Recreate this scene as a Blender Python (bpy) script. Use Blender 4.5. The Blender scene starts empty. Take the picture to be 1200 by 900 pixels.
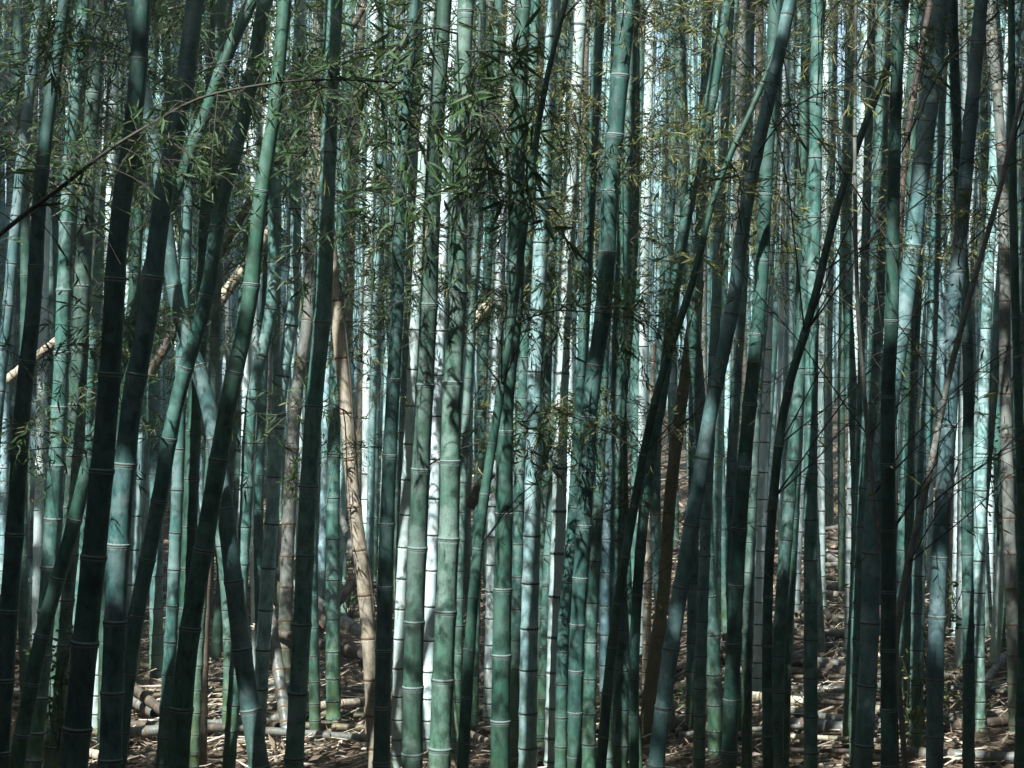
import bpy, math, random
import numpy as np
from mathutils import Vector, Quaternion, Matrix, noise as mnoise

# ------------------------------------------------------------------ camera, world, sun, exposure
SC = bpy.context.scene
COL = SC.collection
F = 2000.0            # focal length in pixels of the 1200 x 900 photograph
CZ = 2.7
cam_d = bpy.data.cameras.new('camera')
cam_d.lens = 60.0; cam_d.sensor_width = 36.0; cam_d.clip_start = 0.05; cam_d.clip_end = 3000
cam = bpy.data.objects.new('camera', cam_d); COL.objects.link(cam)
cam.location = (0, 0, CZ); cam.rotation_euler = (math.radians(90), 0, 0)
SC.camera = cam

SUN_EL = math.radians(50); SUN_AZ = math.atan2(-0.42, -0.80)      # from +Y, clockwise: behind the camera to the left
SUN = Vector((math.sin(SUN_AZ)*math.cos(SUN_EL), math.cos(SUN_AZ)*math.cos(SUN_EL), math.sin(SUN_EL)))
w = bpy.data.worlds.new('World'); SC.world = w; w.use_nodes = True
wn = w.node_tree; wn.nodes.clear()
sky = wn.nodes.new('ShaderNodeTexSky'); sky.sky_type = 'NISHITA'; sky.sun_disc = False
sky.sun_elevation = SUN_EL; sky.sun_rotation = SUN_AZ; sky.air_density = 1.0; sky.dust_density = 2.5; sky.ozone_density = 1.6
bg = wn.nodes.new('ShaderNodeBackground'); bg.inputs['Strength'].default_value = 0.13
wo = wn.nodes.new('ShaderNodeOutputWorld')
wn.links.new(sky.outputs[0], bg.inputs[0]); wn.links.new(bg.outputs[0], wo.inputs[0])
sl = bpy.data.lights.new('sun', 'SUN'); sl.energy = 5.0; sl.angle = math.radians(0.5); sl.color = (1.0, 0.985, 0.955)
so = bpy.data.objects.new('sun', sl); COL.objects.link(so)
so.rotation_euler = SUN.to_track_quat('Z', 'Y').to_euler(); so.location = (0, 0, 30)
SC.view_settings.view_transform = 'Standard'; SC.view_settings.look = 'None'
SC.view_settings.exposure = 1.35; SC.view_settings.gamma = 1.0
SC.cycles.max_bounces = 6; SC.cycles.diffuse_bounces = 4; SC.cycles.transparent_max_bounces = 4

RNG = random.Random(7)
NP = np.random.default_rng(11)

# ------------------------------------------------------------------ terrain
PD = np.array([0, 3, 8, 12, 13.3, 15, 17, 19.5, 22.5, 26, 31, 38, 46, 60, 90, 400])
PZ = np.array([1.05, .8, .1, 0.0, .04, .07, .15, .26, .45, .75, 1.15, 1.75, 2.1, 1.9, .5, -4.0])
PY = np.array([900, 850, 800, 750, 700, 650, 600, 550, 500]); PYD = np.array([12, 13.3, 15, 17, 19.5, 22.5, 26, 31, 38])
def gz(x, d):
    n = mnoise.noise((x*.33, d*.33, 1.7))*.16 + mnoise.noise((x*1.3, d*1.3, 5.1))*.05
    return float(np.interp(d, PD, PZ)) + n*min(1, max(0, (d-6)/5))
def depth_of(y): return float(np.interp(-y, -PY, PYD))
def P(x, y, d): return Vector(((x-600)/F*d, d, CZ-(y-450)/F*d))
def px(v): return 600+v[0]/v[1]*F, 450-(v[2]-CZ)/v[1]*F

# ------------------------------------------------------------------ materials
def mat(name):
    m = bpy.data.materials.new(name); m.use_nodes = True
    nt = m.node_tree; nt.nodes.clear()
    out = nt.nodes.new('ShaderNodeOutputMaterial'); b = nt.nodes.new('ShaderNodeBsdfPrincipled')
    nt.links.new(b.outputs[0], out.inputs['Surface'])
    return m, nt, b, out
def N(nt, t, **kw):
    n = nt.nodes.new(t)
    for k, v in kw.items():
        if isinstance(k, str) and hasattr(n, k): setattr(n, k, v)
    return n
def mixc(nt, fac, a, b, bt='MIX'):
    n = nt.nodes.new('ShaderNodeMix'); n.data_type = 'RGBA'; n.blend_type = bt
    for s, v in ((n.inputs[0], fac), (n.inputs[6], a), (n.inputs[7], b)):
        if hasattr(v, 'is_output'): nt.links.new(v, s)
        elif isinstance(v, (int, float)): s.default_value = v
        else: s.default_value = (*v, 1)
    return n.outputs[2]
def ramp(nt, fac, lo, hi, a=0.0, b=1.0):
    n = nt.nodes.new('ShaderNodeMapRange'); n.interpolation_type = 'SMOOTHSTEP'
    nt.links.new(fac, n.inputs[0]); n.inputs[1].default_value = lo; n.inputs[2].default_value = hi
    n.inputs[3].default_value = a; n.inputs[4].default_value = b
    return n.outputs[0]
def noise_n(nt, vec, scale, detail=3, w=None, rough=.55):
    n = nt.nodes.new('ShaderNodeTexNoise')
    n.noise_dimensions = '4D' if w is not None else '3D'
    nt.links.new(vec, n.inputs['Vector'])
    if w is not None: nt.links.new(w, n.inputs['W'])
    n.inputs['Scale'].default_value = scale; n.inputs['Detail'].default_value = detail; n.inputs['Roughness'].default_value = rough
    return n.outputs[0]
def culm_mat(name, base, dark, bloom, mottle=.5, bloom_amt=.35, moss=.6, rough=.42):
    m, nt, b, out = mat(name)
    tc = N(nt, 'ShaderNodeTexCoord'); oi = N(nt, 'ShaderNodeObjectInfo')
    wv = N(nt, 'ShaderNodeMath', operation='MULTIPLY'); nt.links.new(oi.outputs['Random'], wv.inputs[0]); wv.inputs[1].default_value = 37.0
    mp = N(nt, 'ShaderNodeMapping'); mp.inputs['Scale'].default_value = (1, 1, .12); nt.links.new(tc.outputs['Object'], mp.inputs[0])
    streak = noise_n(nt, mp.outputs[0], 55, 4, wv.outputs[0])
    mp2 = N(nt, 'ShaderNodeMapping'); mp2.inputs['Scale'].default_value = (1, 1, .45); mp2.inputs['Rotation'].default_value = (.35, .2, 0); nt.links.new(tc.outputs['Object'], mp2.inputs[0])
    blot = noise_n(nt, mp2.outputs[0], 24, 8, wv.outputs[0], .72)
    big = noise_n(nt, tc.outputs['Object'], 5.5, 7, wv.outputs[0], .68)
    spk = noise_n(nt, tc.outputs['Object'], 120, 2, wv.outputs[0])
    at = N(nt, 'ShaderNodeAttribute', attribute_name='seg'); ah = N(nt, 'ShaderNodeAttribute', attribute_name='hgt')
    c = mixc(nt, ramp(nt, blot, .44, .60, 0, mottle), base, dark)  # mottle: algae and lichen, with leaf shadow painted in as well
    c = mixc(nt, ramp(nt, streak, .45, .75, 0, .45), c, dark)
    # white powder: strongest just under each node
    pw = ramp(nt, at.outputs['Fac'], .55, .98, 0, 1)
    pm = N(nt, 'ShaderNodeMath', operation='MULTIPLY'); nt.links.new(pw, pm.inputs[0]); nt.links.new(ramp(nt, blot, .7, .3, .15, .8), pm.inputs[1])
    pb = N(nt, 'ShaderNodeMath', operation='MAXIMUM'); nt.links.new(pm.outputs[0], pb.inputs[0]); nt.links.new(ramp(nt, big, .46, .62, 0, 1), pb.inputs[1])
    pc = N(nt, 'ShaderNodeMath', operation='MULTIPLY'); nt.links.new(pb.outputs[0], pc.inputs[0]); pc.inputs[1].default_value = bloom_amt
    c = mixc(nt, pc.outputs[0], c, bloom)
    c = mixc(nt, ramp(nt, spk, .60, .68, 0, .5), c, (dark[0]*.5, dark[1]*.5, dark[2]*.5))
    mh = N(nt, 'ShaderNodeMath', operation='MULTIPLY'); nt.links.new(ramp(nt, ah.outputs['Fac'], 1.1, .05, 0, moss), mh.inputs[0]); nt.links.new(ramp(nt, blot, .35, .6, .25, 1), mh.inputs[1])
    c = mixc(nt, mh.outputs[0], c, (.075, .13, .025))
    hs = N(nt, 'ShaderNodeHueSaturation'); nt.links.new(c, hs.inputs['Color'])
    nt.links.new(ramp(nt, oi.outputs['Random'], 0, 1, .78, 1.2), hs.inputs['Value'])
    hm = N(nt, 'ShaderNodeMath', operation='FRACT'); hk = N(nt, 'ShaderNodeMath', operation='MULTIPLY'); nt.links.new(oi.outputs['Random'], hk.inputs[0]); hk.inputs[1].default_value = 7.31
    nt.links.new(hk.outputs[0], hm.inputs[0]); nt.links.new(ramp(nt, hm.outputs[0], 0, 1, .472, .515), hs.inputs['Hue'])
    nt.links.new(hs.outputs[0], b.inputs['Base Color'])
    nt.links.new(ramp(nt, blot, .3, .7, rough-.06, rough+.2), b.inputs['Roughness'])
    bp = N(nt, 'ShaderNodeBump'); bp.inputs['Strength'].default_value = .25; bp.inputs['Distance'].default_value = .004
    nt.links.new(streak, bp.inputs['Height']); nt.links.new(bp.outputs[0], b.inputs['Normal'])
    return m
M = {
 'dark':  culm_mat('bamboo_dark_green', (.038, .118, .094), (.013, .040, .031), (.12, .22, .195), .85, .45),  # shade on the near culms is partly painted into this colour
 'teal':  culm_mat('bamboo_teal', (.058, .162, .148), (.018, .060, .052), (.24, .34, .34), .9, .45),
 'blue':  culm_mat('bamboo_blue_green', (.078, .170, .178), (.028, .07, .072), (.27, .36, .38), .6, .5),
 'green': culm_mat('bamboo_green', (.062, .140, .112), (.018, .046, .034), (.28, .38, .36), .9, .38),
 'pale':  culm_mat('bamboo_pale_sunlit_bloom', (.22, .39, .405), (.075, .16, .16), (.50, .65, .67), .75, .5),  # sunlight on the back rows painted into the colour, besides real powder
 'white': culm_mat('bamboo_white_sunlit_bloom', (.50, .67, .68), (.24, .40, .38), (.74, .80, .78), .3, .6, .45),  # overexposed sunlit culms: brightness put into the base colour, besides powder
 'grey':  culm_mat('bamboo_grey', (.15, .17, .15), (.06, .068, .058), (.29, .31, .29), .6, .35),
 'tan':   culm_mat('bamboo_dead_tan', (.46, .435, .32), (.13, .11, .075), (.60, .56, .47), .75, .5, .1, .6),
 'brown': culm_mat('bamboo_dead_brown', (.085, .080, .062), (.035, .033, .026), (.25, .2, .15), .6, .3, .1, .6),
 'olive': culm_mat('bamboo_olive', (.11, .11, .055), (.05, .05, .024), (.19, .19, .12), .5, .3, .3, .5),
}
def simple(name, c1, c2, scale, rough=.7, bump=.3):
    m, nt, b, out = mat(name)
    tc = N(nt, 'ShaderNodeTexCoord'); oi = N(nt, 'ShaderNodeObjectInfo')
    n = noise_n(nt, tc.outputs['Object'], scale, 4)
    nt.links.new(mixc(nt, ramp(nt, n, .35, .65), c1, c2), b.inputs['Base Color']); b.inputs['Roughness'].default_value = rough
    bp = N(nt, 'ShaderNodeBump'); bp.inputs['Strength'].default_value = bump; bp.inputs['Distance'].default_value = .01
    nt.links.new(n, bp.inputs['Height']); nt.links.new(bp.outputs[0], b.inputs['Normal'])
    return m
M['node_pale'] = simple('node_powder_ring', (.22, .31, .30), (.08, .14, .13), 30)
M['node_scar'] = simple('node_scar', (.05, .055, .042), (.025, .03, .024), 60)
M['node_tan'] = simple('node_dead_ring', (.2, .13, .07), (.1, .06, .03), 60)
M['bark'] = simple('branch_bark', (.04, .042, .026), (.02, .02, .014), 30)
M['bark_pale'] = simple('branch_bark_pale', (.22, .23, .14), (.12, .13, .07), 30)
def leaf_mat(name, c1, c2, c3, trans=.3):
    m, nt, b, out = mat(name)
    at = N(nt, 'ShaderNodeAttribute', attribute_name='tone')
    c = mixc(nt, ramp(nt, at.outputs['Fac'], 0, .75), c1, c2); c = mixc(nt, ramp(nt, at.outputs['Fac'], .86, .9), c, c3)
    nt.links.new(c, b.inputs['Base Color']); b.inputs['Roughness'].default_value = .6
    tr = N(nt, 'ShaderNodeBsdfTranslucent'); ms = N(nt, 'ShaderNodeMixShader'); ms.inputs[0].default_value = trans
    nt.links.new(mixc(nt, .5, c, (.16, .24, .04)), tr.inputs[0])
    nt.links.new(b.outputs[0], ms.inputs[1]); nt.links.new(tr.outputs[0], ms.inputs[2]); nt.links.new(ms.outputs[0], out.inputs['Surface'])
    return m
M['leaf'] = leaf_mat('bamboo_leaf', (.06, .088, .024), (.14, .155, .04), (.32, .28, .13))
M['leaf_dark'] = leaf_mat('bamboo_leaf_dark', (.020, .056, .016), (.036, .088, .024), (.12, .12, .05), .25)  # darker copy of the leaf, shade painted into its colour
M['leaf_bright'] = leaf_mat('shrub_leaf', (.07, .15, .04), (.11, .21, .06), (.16, .24, .08), .4)
M['litter'] = leaf_mat('dry_leaf_litter', (.13, .10, .068), (.25, .20, .14), (.46, .41, .32), .08)

# ground
m, nt, b, out = mat('forest_floor'); M['ground'] = m
tc = N(nt, 'ShaderNodeTexCoord')
n1 = noise_n(nt, tc.outputs['Object'], 2.2, 6, None, .7); n2 = noise_n(nt, tc.outputs['Object'], 28, 5, None, .7)
mp = N(nt, 'ShaderNodeMapping'); mp.inputs['Scale'].default_value = (10, 45, 30); mp.inputs['Rotation'].default_value = (0, 0, .5); nt.links.new(tc.outputs['Object'], mp.inputs[0])
n3 = noise_n(nt, mp.outputs[0], 1.0, 4, None, .7)
c = mixc(nt, ramp(nt, n1, .35, .65), (.07, .05, .032), (.16, .12, .08)); c = mixc(nt, ramp(nt, n2, .5, .7, 0, .8), c, (.36, .29, .2)); c = mixc(nt, ramp(nt, n3, .52, .62, 0, .7), c, (.05, .036, .024))
nt.links.new(c, b.inputs['Base Color']); b.inputs['Roughness'].default_value = .85
bp = N(nt, 'ShaderNodeBump'); bp.inputs['Strength'].default_value = .9; bp.inputs['Distance'].default_value = .05
nt.links.new(n2, bp.inputs['Height']); nt.links.new(bp.outputs[0], b.inputs['Normal'])

# ------------------------------------------------------------------ object helpers
def mesh(name, V, Fc, mats, mi=None, smooth=True, attrs=None):
    me = bpy.data.meshes.new(name)
    V = np.asarray(V, dtype=np.float32).reshape(-1, 3)
    if isinstance(Fc, np.ndarray):
        nf, k = Fc.shape
        me.vertices.add(len(V)); me.vertices.foreach_set('co', V.ravel())
        me.loops.add(nf*k); me.loops.foreach_set('vertex_index', Fc.ravel().astype(np.int32))
        me.polygons.add(nf); me.polygons.foreach_set('loop_start', np.arange(0, nf*k, k, dtype=np.int32))
        me.polygons.foreach_set('loop_total', np.full(nf, k, dtype=np.int32))
        me.update(calc_edges=True)
    else:
        me.from_pydata([tuple(v) for v in V], [], Fc)
    for mm in mats: me.materials.append(mm)
    if mi is not None: me.polygons.foreach_set('material_index', np.asarray(mi, dtype=np.int32))
    me.polygons.foreach_set('use_smooth', np.full(len(me.polygons), smooth))
    for k, a in (attrs or {}).items():
        at = me.attributes.new(k, 'FLOAT', 'POINT'); at.data.foreach_set('value', np.asarray(a, dtype=np.float32))
    me.update()
    return me
def obj(name, data, parent=None, loc=(0, 0, 0), **props):
    o = bpy.data.objects.new(name, data); COL.objects.link(o); o.location = loc
    if parent is not None: o.parent = parent
    for k, v in props.items(): o[k] = v
    return o

def tube(pts, rads, seg=12, extra=None):
    """frames swept along pts; returns V (n*seg), F quads"""
    pts = np.asarray(pts, float); n = len(pts)
    T = np.gradient(pts, axis=0); T /= np.linalg.norm(T, axis=1)[:, None]+1e-9
    up = np.array([0, 1.0, 0.02]); 
    if abs(T[0] @ up) > .9: up = np.array([1.0, 0, 0])
    A = np.cross(T, up); A /= np.linalg.norm(A, axis=1)[:, None]; B = np.cross(T, A)
    th = np.linspace(0, 2*np.pi, seg, endpoint=False)
    R = np.asarray(rads)[:, None, None]
    V = pts[:, None, :] + R*(np.cos(th)[None, :, None]*A[:, None, :] + np.sin(th)[None, :, None]*B[:, None, :])
    i = np.arange(n-1)[:, None]*seg; j = np.arange(seg)[None, :]; j2 = (j+1) % seg
    Fq = np.stack([i+j, i+j2, i+seg+j2, i+seg+j], -1).reshape(-1, 4)
    return V.reshape(-1, 3), Fq

def culm_mesh(name, path, r0, r1, material, seg=14, detail=2, k=1.0, rng=RNG, cap=True, h0=0.0, gap=(.19, .43), rads=None):
    """path: function s->point (numpy), 0..L given as dense polyline (points array). Nodes every internode."""
    pl = np.asarray(path, float)
    dl = np.r_[0, np.cumsum(np.linalg.norm(np.diff(pl, axis=0), axis=1))]; L = dl[-1]
    def at(s): return np.array([np.interp(s, dl, pl[:, c]) for c in range(3)])
    S, R, SG = [], [], []; nodes = []
    s = rng.uniform(.02, .12)*k; prev = 0.0; first = True
    node_s = []
    while s < L:
        node_s.append(s); s += (min(gap[1], gap[0]+.05*s)*(.5+.5*min(1, s/.55))*k)*rng.uniform(.93, 1.07)
    node_s = [0.0]+node_s+[L]
    for a, bb in zip(node_s[:-1], node_s[1:]):
        g = bb-a
        if g < 1e-3: continue
        if detail == 2: fr = [(0, 1.0), (.006/g, 1.055), (.016/g, 1.0), (.05/g+.02, .965), (.4, .955), (.75, .965), (1-.022/g, 1.01), (1-.010/g, 1.045), (1-.004/g, .975)]
        else: fr = [(0, 1.05), (.03/g, .96), (1-.02/g, .97), (1-.008/g, 1.04)]
        for t, q in fr:
            t = min(max(t, 0), .999)
            S.append(a+t*g); R.append(q); SG.append(t)
    S = np.array(S); o = np.argsort(S, kind='stable'); S = S[o]; R = np.array(R)[o]; SG = np.array(SG)[o]
    keep = np.r_[True, np.diff(S) > 5e-4]; S, R, SG = S[keep], R[keep], SG[keep]
    base = r0+(r1-r0)*S/L if rads is None else np.interp(S, dl, rads)
    rat = (lambda q: r0+(r1-r0)*q/L) if rads is None else (lambda q: float(np.interp(q, dl, rads)))
    pts = np.stack([np.interp(S, dl, pl[:, c]) for c in range(3)], 1)
    T0 = pts[-1]-pts[0]
    V, Fq = tube(pts, base*R, seg)
    attrs = {'seg': np.repeat(SG, seg), 'hgt': np.repeat(h0+S, seg)}
    me = mesh(name, V, Fq, [material], attrs=attrs)
    return me, [(sn, at(sn), at(min(sn+.05, L))-at(max(sn-.05, 0)), rat(sn)) for sn in node_s[1:-1]]

# node ring (unit radius): scar ridge and powder band, shared between all the culms
def ring_mesh(name, prof, mats, mi_rows, seg=16):
    V = []; Fc = []; mi = []
    for (r, z) in prof:
        for a in range(seg): t = 2*math.pi*a/seg; V.append((r*math.cos(t), r*math.sin(t), z))
    for i in range(len(prof)-1):
        for a in range(seg):
            b2 = (a+1) % seg; Fc.append((i*seg+a, i*seg+b2, (i+1)*seg+b2, (i+1)*seg+a)); mi.append(mi_rows[i])
    return mesh(name, V, Fc, mats, mi)
prof = [(.95, -.62), (1.012, -.58), (1.02, -.16), (1.065, -.10), (1.075, -.03), (1.03, .02), (1.05, .08), (1.085, .15), (1.05, .24), (.96, .3)]
RING = {
 'pale': ring_mesh('node_ring_pale', [(.95, -.24), (1.03, -.20), (1.06, -.10), (1.085, -.03), (1.045, .03), (1.06, .09), (1.08, .16), (1.03, .24), (.95, .28)], [M['node_pale'], M['node_scar']], [0, 0, 0, 1, 1, 0, 0, 0]),
 'scar': ring_mesh('node_ring_scar', [(.95, -.26), (1.012, -.22), (1.03, -.10), (1.07, -.04), (1.075, .03), (1.04, .07), (1.05, .11), (1.015, .16), (.95, .20)], [M['node_pale'], M['node_scar']], [0, 0, 1, 1, 1, 0, 0, 0]),
 'tan': ring_mesh('node_ring_tan', [(.95, -.2), (1.04, -.14), (1.09, -.02), (1.04, .06), (1.08, .12), (.96, .2)], [M['node_tan']], [0, 0, 0, 0, 0]),
}
def put_nodes(root, nodes, kind, base, lo=-40, hi=940):
    for s, p, t, r in nodes:
        q = px(p)
        if not (lo < q[1] < hi and -60 < q[0] < 1260): continue
        o = obj('node', RING[kind], root, Vector(p)-Vector(base))
        o.rotation_mode = 'QUATERNION'; o.rotation_quaternion = Vector(t).to_track_quat('Z', 'Y'); o.scale = (r, r, r)

# ------------------------------------------------------------------ leaves and branches
def leaves_arrays(pos, dirs, L, W, rng, tone=None):
    """each leaf a folded lance blade of 6 vertices / 4 tris-quads.  pos,dirs (n,3)"""
    n = len(pos); D = dirs/np.linalg.norm(dirs, axis=1)[:, None]
    rnd = rng.normal(size=(n, 3)); side = np.cross(D, rnd); side /= np.linalg.norm(side, axis=1)[:, None]+1e-9
    nrm = np.cross(side, D); L = L[:, None]; W = W[:, None]
    a = pos; m1 = pos+D*L*.3+side*W*.5+nrm*W*.22; m2 = pos+D*L*.3-side*W*.5+nrm*W*.22
    c = pos+D*L*.35; k1 = pos+D*L*.7+side*W*.34+nrm*(-L*.05+W*.1); k2 = pos+D*L*.7-side*W*.34+nrm*(-L*.05+W*.1); t = pos+D*L-nrm*L*.14
    kc = pos+D*L*.7-nrm*L*.05
    V = np.stack([a, m1, c, m2, k1, kc, k2, t], 1).reshape(-1, 3)
    b = (np.arange(n)*8)[:, None]
    tri = np.array([[0, 1, 2], [0, 2, 3], [1, 4, 5], [1, 5, 2], [2, 5, 6], [2, 6, 3], [4, 7, 5], [5, 7, 6]])
    Fc = (b[:, None, :]+tri[None]).reshape(-1, 3)
    tn = rng.random(n) if tone is None else tone
    return V, Fc, np.repeat(tn, 8)
def leaf_cards(pos, dirs, L, W, rng):
    n = len(pos); D = dirs/np.linalg.norm(dirs, axis=1)[:, None]
    side = np.cross(D, rng.normal(size=(n, 3))); side /= np.linalg.norm(side, axis=1)[:, None]+1e-9
    L = L[:, None]; W = W[:, None]; nrm = np.cross(side, D)
    V = np.stack([pos, pos+D*L*.4+side*W*.5, pos+D*L-nrm*L*.1, pos+D*L*.4-side*W*.5], 1).reshape(-1, 3)
    Fc = (np.arange(n)*4)[:, None]+np.array([[0, 1, 2, 3]])
    return V, Fc, np.repeat(rng.random(n), 4)

def make_branch(length, rise, ntw, lpt, r0, droop=.35, leafL=.10, seed=0, mat_leaf='leaf', mat_bark='bark', bare=.15, split=False):
    rng = np.random.default_rng(seed); Vs = []; Fs = []; off = 0; LP = []; LD = []
    n = 9; t = np.linspace(0, 1, n)
    wob = np.cumsum(rng.normal(0, .02, (n, 3)), axis=0)*length
    pts = np.stack([t*length*math.cos(rise), 0*t, t*length*math.sin(rise)-droop*length*t**2.4], 1)+wob*t[:, None]
    V, Fq = tube(pts, r0*(1-.75*t), 5); Vs.append(V); Fs.append(Fq); off += len(V)
    for k in range(ntw):
        u = bare+(1-bare)*(k+rng.random()*.6)/ntw; p = np.array([np.interp(u, t, pts[:, c]) for c in range(3)])
        ax = rng.normal(size=3)*np.array([.45, 1, .7])+np.array([.75, 0, .1]); ax /= np.linalg.norm(ax)
        tl = length*rng.uniform(.16, .42)*(1.15-.6*u); m = 5; tt = np.linspace(0, 1, m)
        tp = p+ax*tl*tt[:, None]+np.array([0, 0, -1])*(tl*.35*tt**2)[:, None]
        V, Fq = tube(tp, r0*.34*(1-.7*tt)+.0006, 4); Vs.append(V); Fs.append(Fq+off); off += len(V)
        nl = max(1, int(rng.poisson(lpt)))
        for q in range(nl):
            uu = .45+.55*(q+1)/nl; pp = np.array([np.interp(uu, tt, tp[:, c]) for c in range(3)])
            d = ax*.9+rng.normal(size=3)*.75+np.array([0, 0, -.45]); LP.append(pp); LD.append(d)
    nl = len(LP); L = leafL*rng.uniform(.6, 1.25, nl)
    bm = mesh('branch', np.concatenate(Vs), np.concatenate(Fs), [M[mat_bark]])
    LP = np.array(LP); LD = np.array(LD)
    if split: return bm, (LP, LD, L)
    V, Fc, tn = leaves_arrays(LP, LD, L, L*rng.uniform(.11, .16, nl), rng)
    lm = mesh('leaves', V, Fc, [M[mat_leaf]], smooth=False, attrs={'tone': tn})
    return bm, lm
BR = {
 'fine': [make_branch(RNG.uniform(.9, 1.4), RNG.uniform(.5, .95), 22, 7, .0045, RNG.uniform(.2, .5), .066, 100+i) for i in range(10)],
 'dark': [make_branch(RNG.uniform(.8, 1.3), RNG.uniform(.2, .8), 24, 8, .005, RNG.uniform(.35, .8), .088, 200+i, 'leaf_dark') for i in range(7)],
 'bare': [make_branch(RNG.uniform(1.2, 1.9), RNG.uniform(.5, 1.0), 9, 2.0, .0055, RNG.uniform(.05, .3), .08, 300+i, 'leaf', 'bark') for i in range(6)],
 'pale': [make_branch(RNG.uniform(.8, 1.2), RNG.uniform(.3, .8), 16, 6, .004, RNG.uniform(.2, .5), .085, 400+i, 'leaf_bright', 'bark_pale') for i in range(4)],
}
NBR = [0]
def put_branch(root, base, p, kind, az, scale=1.0, tilt=0.0):
    bm, lm = RNG.choice(BR[kind])
    o = obj('branch', bm, root, Vector(p)-Vector(base)); o.rotation_euler = (tilt, 0, az); o.scale = (scale,)*3
    l = obj('leaves', lm, o, kind='stuff'); NBR[0] += 1
    return o

def leaf_density(x, y):
    """chance that a node at this place of the grove carries a leafy side branch"""
    d = 0.0
    if y < 430:
        if x < 350: d = (.8 if y < 200 else .5) if y < 330 else .25
        elif x < 650: d = .7 if y < 260 else .30
        elif x < 930: d = .62 if y < 330 else .36
        else: d = .62 if y < 300 else .30
    elif y < 560: d = .12
    return d

# ------------------------------------------------------------------ the culms that the photograph lets one tell apart
# look, depth m (or None), foot's picture row (or None), width px at top, at bottom, [(row, column) ...], ring, label
H = []
def c(look, d, foot, w0, w1, pts, ring, label): H.append((look, d, foot, w0, w1, pts, ring, label))
c('dark', 8.6, None, 14, 25, [(0,76),(225,47),(375,38),(450,29),(600,19),(750,8),(900,-2)], 'scar', 'near black culm leaning right, foot in the bottom left corner')
c('dark', 9.6, None, 15, 19, [(0,296),(60,268),(150,235),(225,205),(400,150),(545,103),(600,90),(750,48),(900,18)], 'scar', 'strongly slanting dark culm passing behind the thickest culm at left')
c('dark', 7.6, None, 20, 33, [(0,167),(150,156),(225,144),(450,128),(600,115),(750,100),(900,87)], 'scar', 'thickest near black culm at left, leaning slightly right')
c('teal', 8.3, None, 22, 28, [(0,229),(150,208),(225,192),(375,173),(450,158),(600,142),(750,134),(900,129)], 'scar', 'thick teal culm with a bright soft light spot, beside the thickest black one')
c('dark', 9.0, None, 17, 20, [(0,310),(150,283),(225,262),(375,236),(450,212),(600,184),(750,155),(900,138)], 'scar', 'dark curved culm right of the teal culm with the light spot')
c('teal', 10.4, None, 13, 16, [(0,228),(225,220),(450,212),(600,207),(750,200),(900,190)], 'scar', 'blue green culm with a sharp diagonal shadow edge low down, left side')
c('dark', 8.0, None, 15, 27, [(0,334),(150,319),(225,306),(375,289),(450,272),(600,246),(750,221),(900,208)], 'scar', 'black culm leaning right that crosses in front of the sharp shadow edge culm')
c('green', 11.2, None, 10, 12, [(0,268),(300,255),(600,243),(750,234),(900,227)], 'scar', 'light green sliver of culm showing beside the black leaning one')
c('brown', 11.6, None, 10, 11, [(0,266),(300,256),(450,251),(600,247),(750,240),(900,237)], 'tan', 'thin dead grey brown culm standing right of the light green sliver')
c('dark', 10.6, None, 19, 18, [(0,257),(225,243),(375,236),(450,230),(600,223),(750,217),(900,213)], 'scar', 'dark mossy upright culm between two right leaning ones at left')
c('blue', 9.4, None, 14, 25, [(0,150),(225,190),(375,212),(450,238),(600,264),(700,276),(750,282),(900,304)], 'scar', 'blue green culm leaning left, bowed, foot at lower left centre')
c('green', None, 872, 10, 14, [(0,190),(300,215),(450,236),(600,255),(750,268),(870,266)], 'scar', 'slim green culm with a mossy foot behind the bowed left leaning one')
c('teal', None, 790, 13, 17, [(0,176),(300,180),(450,181),(600,183),(790,183)], 'scar', 'culm ending in a mossy yellow green foot on the litter at left')
c('blue', None, 748, 14, 17, [(0,58),(225,52),(450,44),(600,43),(740,41)], 'scar', 'dusty blue culm near the left edge, foot among the dark logs')
c('teal', 11.0, None, 16, 22, [(0,98),(225,80),(450,71),(600,62),(750,52),(900,38)], 'pale', 'mottled grey green culm with pale node rings near the left edge')
c('green', 11.7, None, 18, 24, [(0,118),(225,102),(450,92),(600,85),(750,72),(900,62)], 'scar', 'broad green culm with ivy climbing its lower length at left')
c('teal', None, 850, 13, 16, [(0,138),(225,124),(450,104),(600,97),(850,88)], 'scar', 'dim teal culm partly behind the thickest black culm')
c('white', None, 860, 9, 11, [(0,136),(300,128),(600,122),(850,112)], 'scar', 'bright sliver of culm just right of the thickest black culm')
c('pale', None, 832, 14, 15, [(0,198),(225,180),(450,165),(600,159),(750,150),(830,147)], 'scar', 'light teal culm between the light spot culm and the dark curved one')
c('teal', 10.9, None, 14, 16, [(0,332),(225,321),(375,316),(450,298),(600,288),(750,279),(900,268)], 'scar', 'grey teal culm rising behind the bowed left leaning one')
c('dark', None, 855, 9, 13, [(0,330),(300,314),(450,308),(600,303),(750,305),(850,306)], 'scar', 'slim dark culm with a footed base right of the bowed blue one')
c('pale', 11.3, None, 14, 18, [(0,352),(225,346),(375,342),(450,330),(600,319),(750,309),(900,300)], 'scar', 'pale blue culm dappled with light, left of the grey brown one')
c('grey', None, 805, 13, 18, [(0,374),(225,366),(375,361),(450,349),(600,339),(750,334),(800,333)], 'tan', 'weathered grey brown culm just left of the thick dark teal one')
c('teal', 8.8, None, 18, 23, [(0,393),(225,383),(375,378),(450,370),(600,360),(750,353),(900,344)], 'pale', 'thick smooth dark teal culm with clear pale rings, left of centre')
c('teal', None, 854, 13, 18, [(0,410),(225,402),(450,393),(750,390),(853,391)], 'scar', 'teal culm with a stubby mossy foot standing on bare litter')
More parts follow.
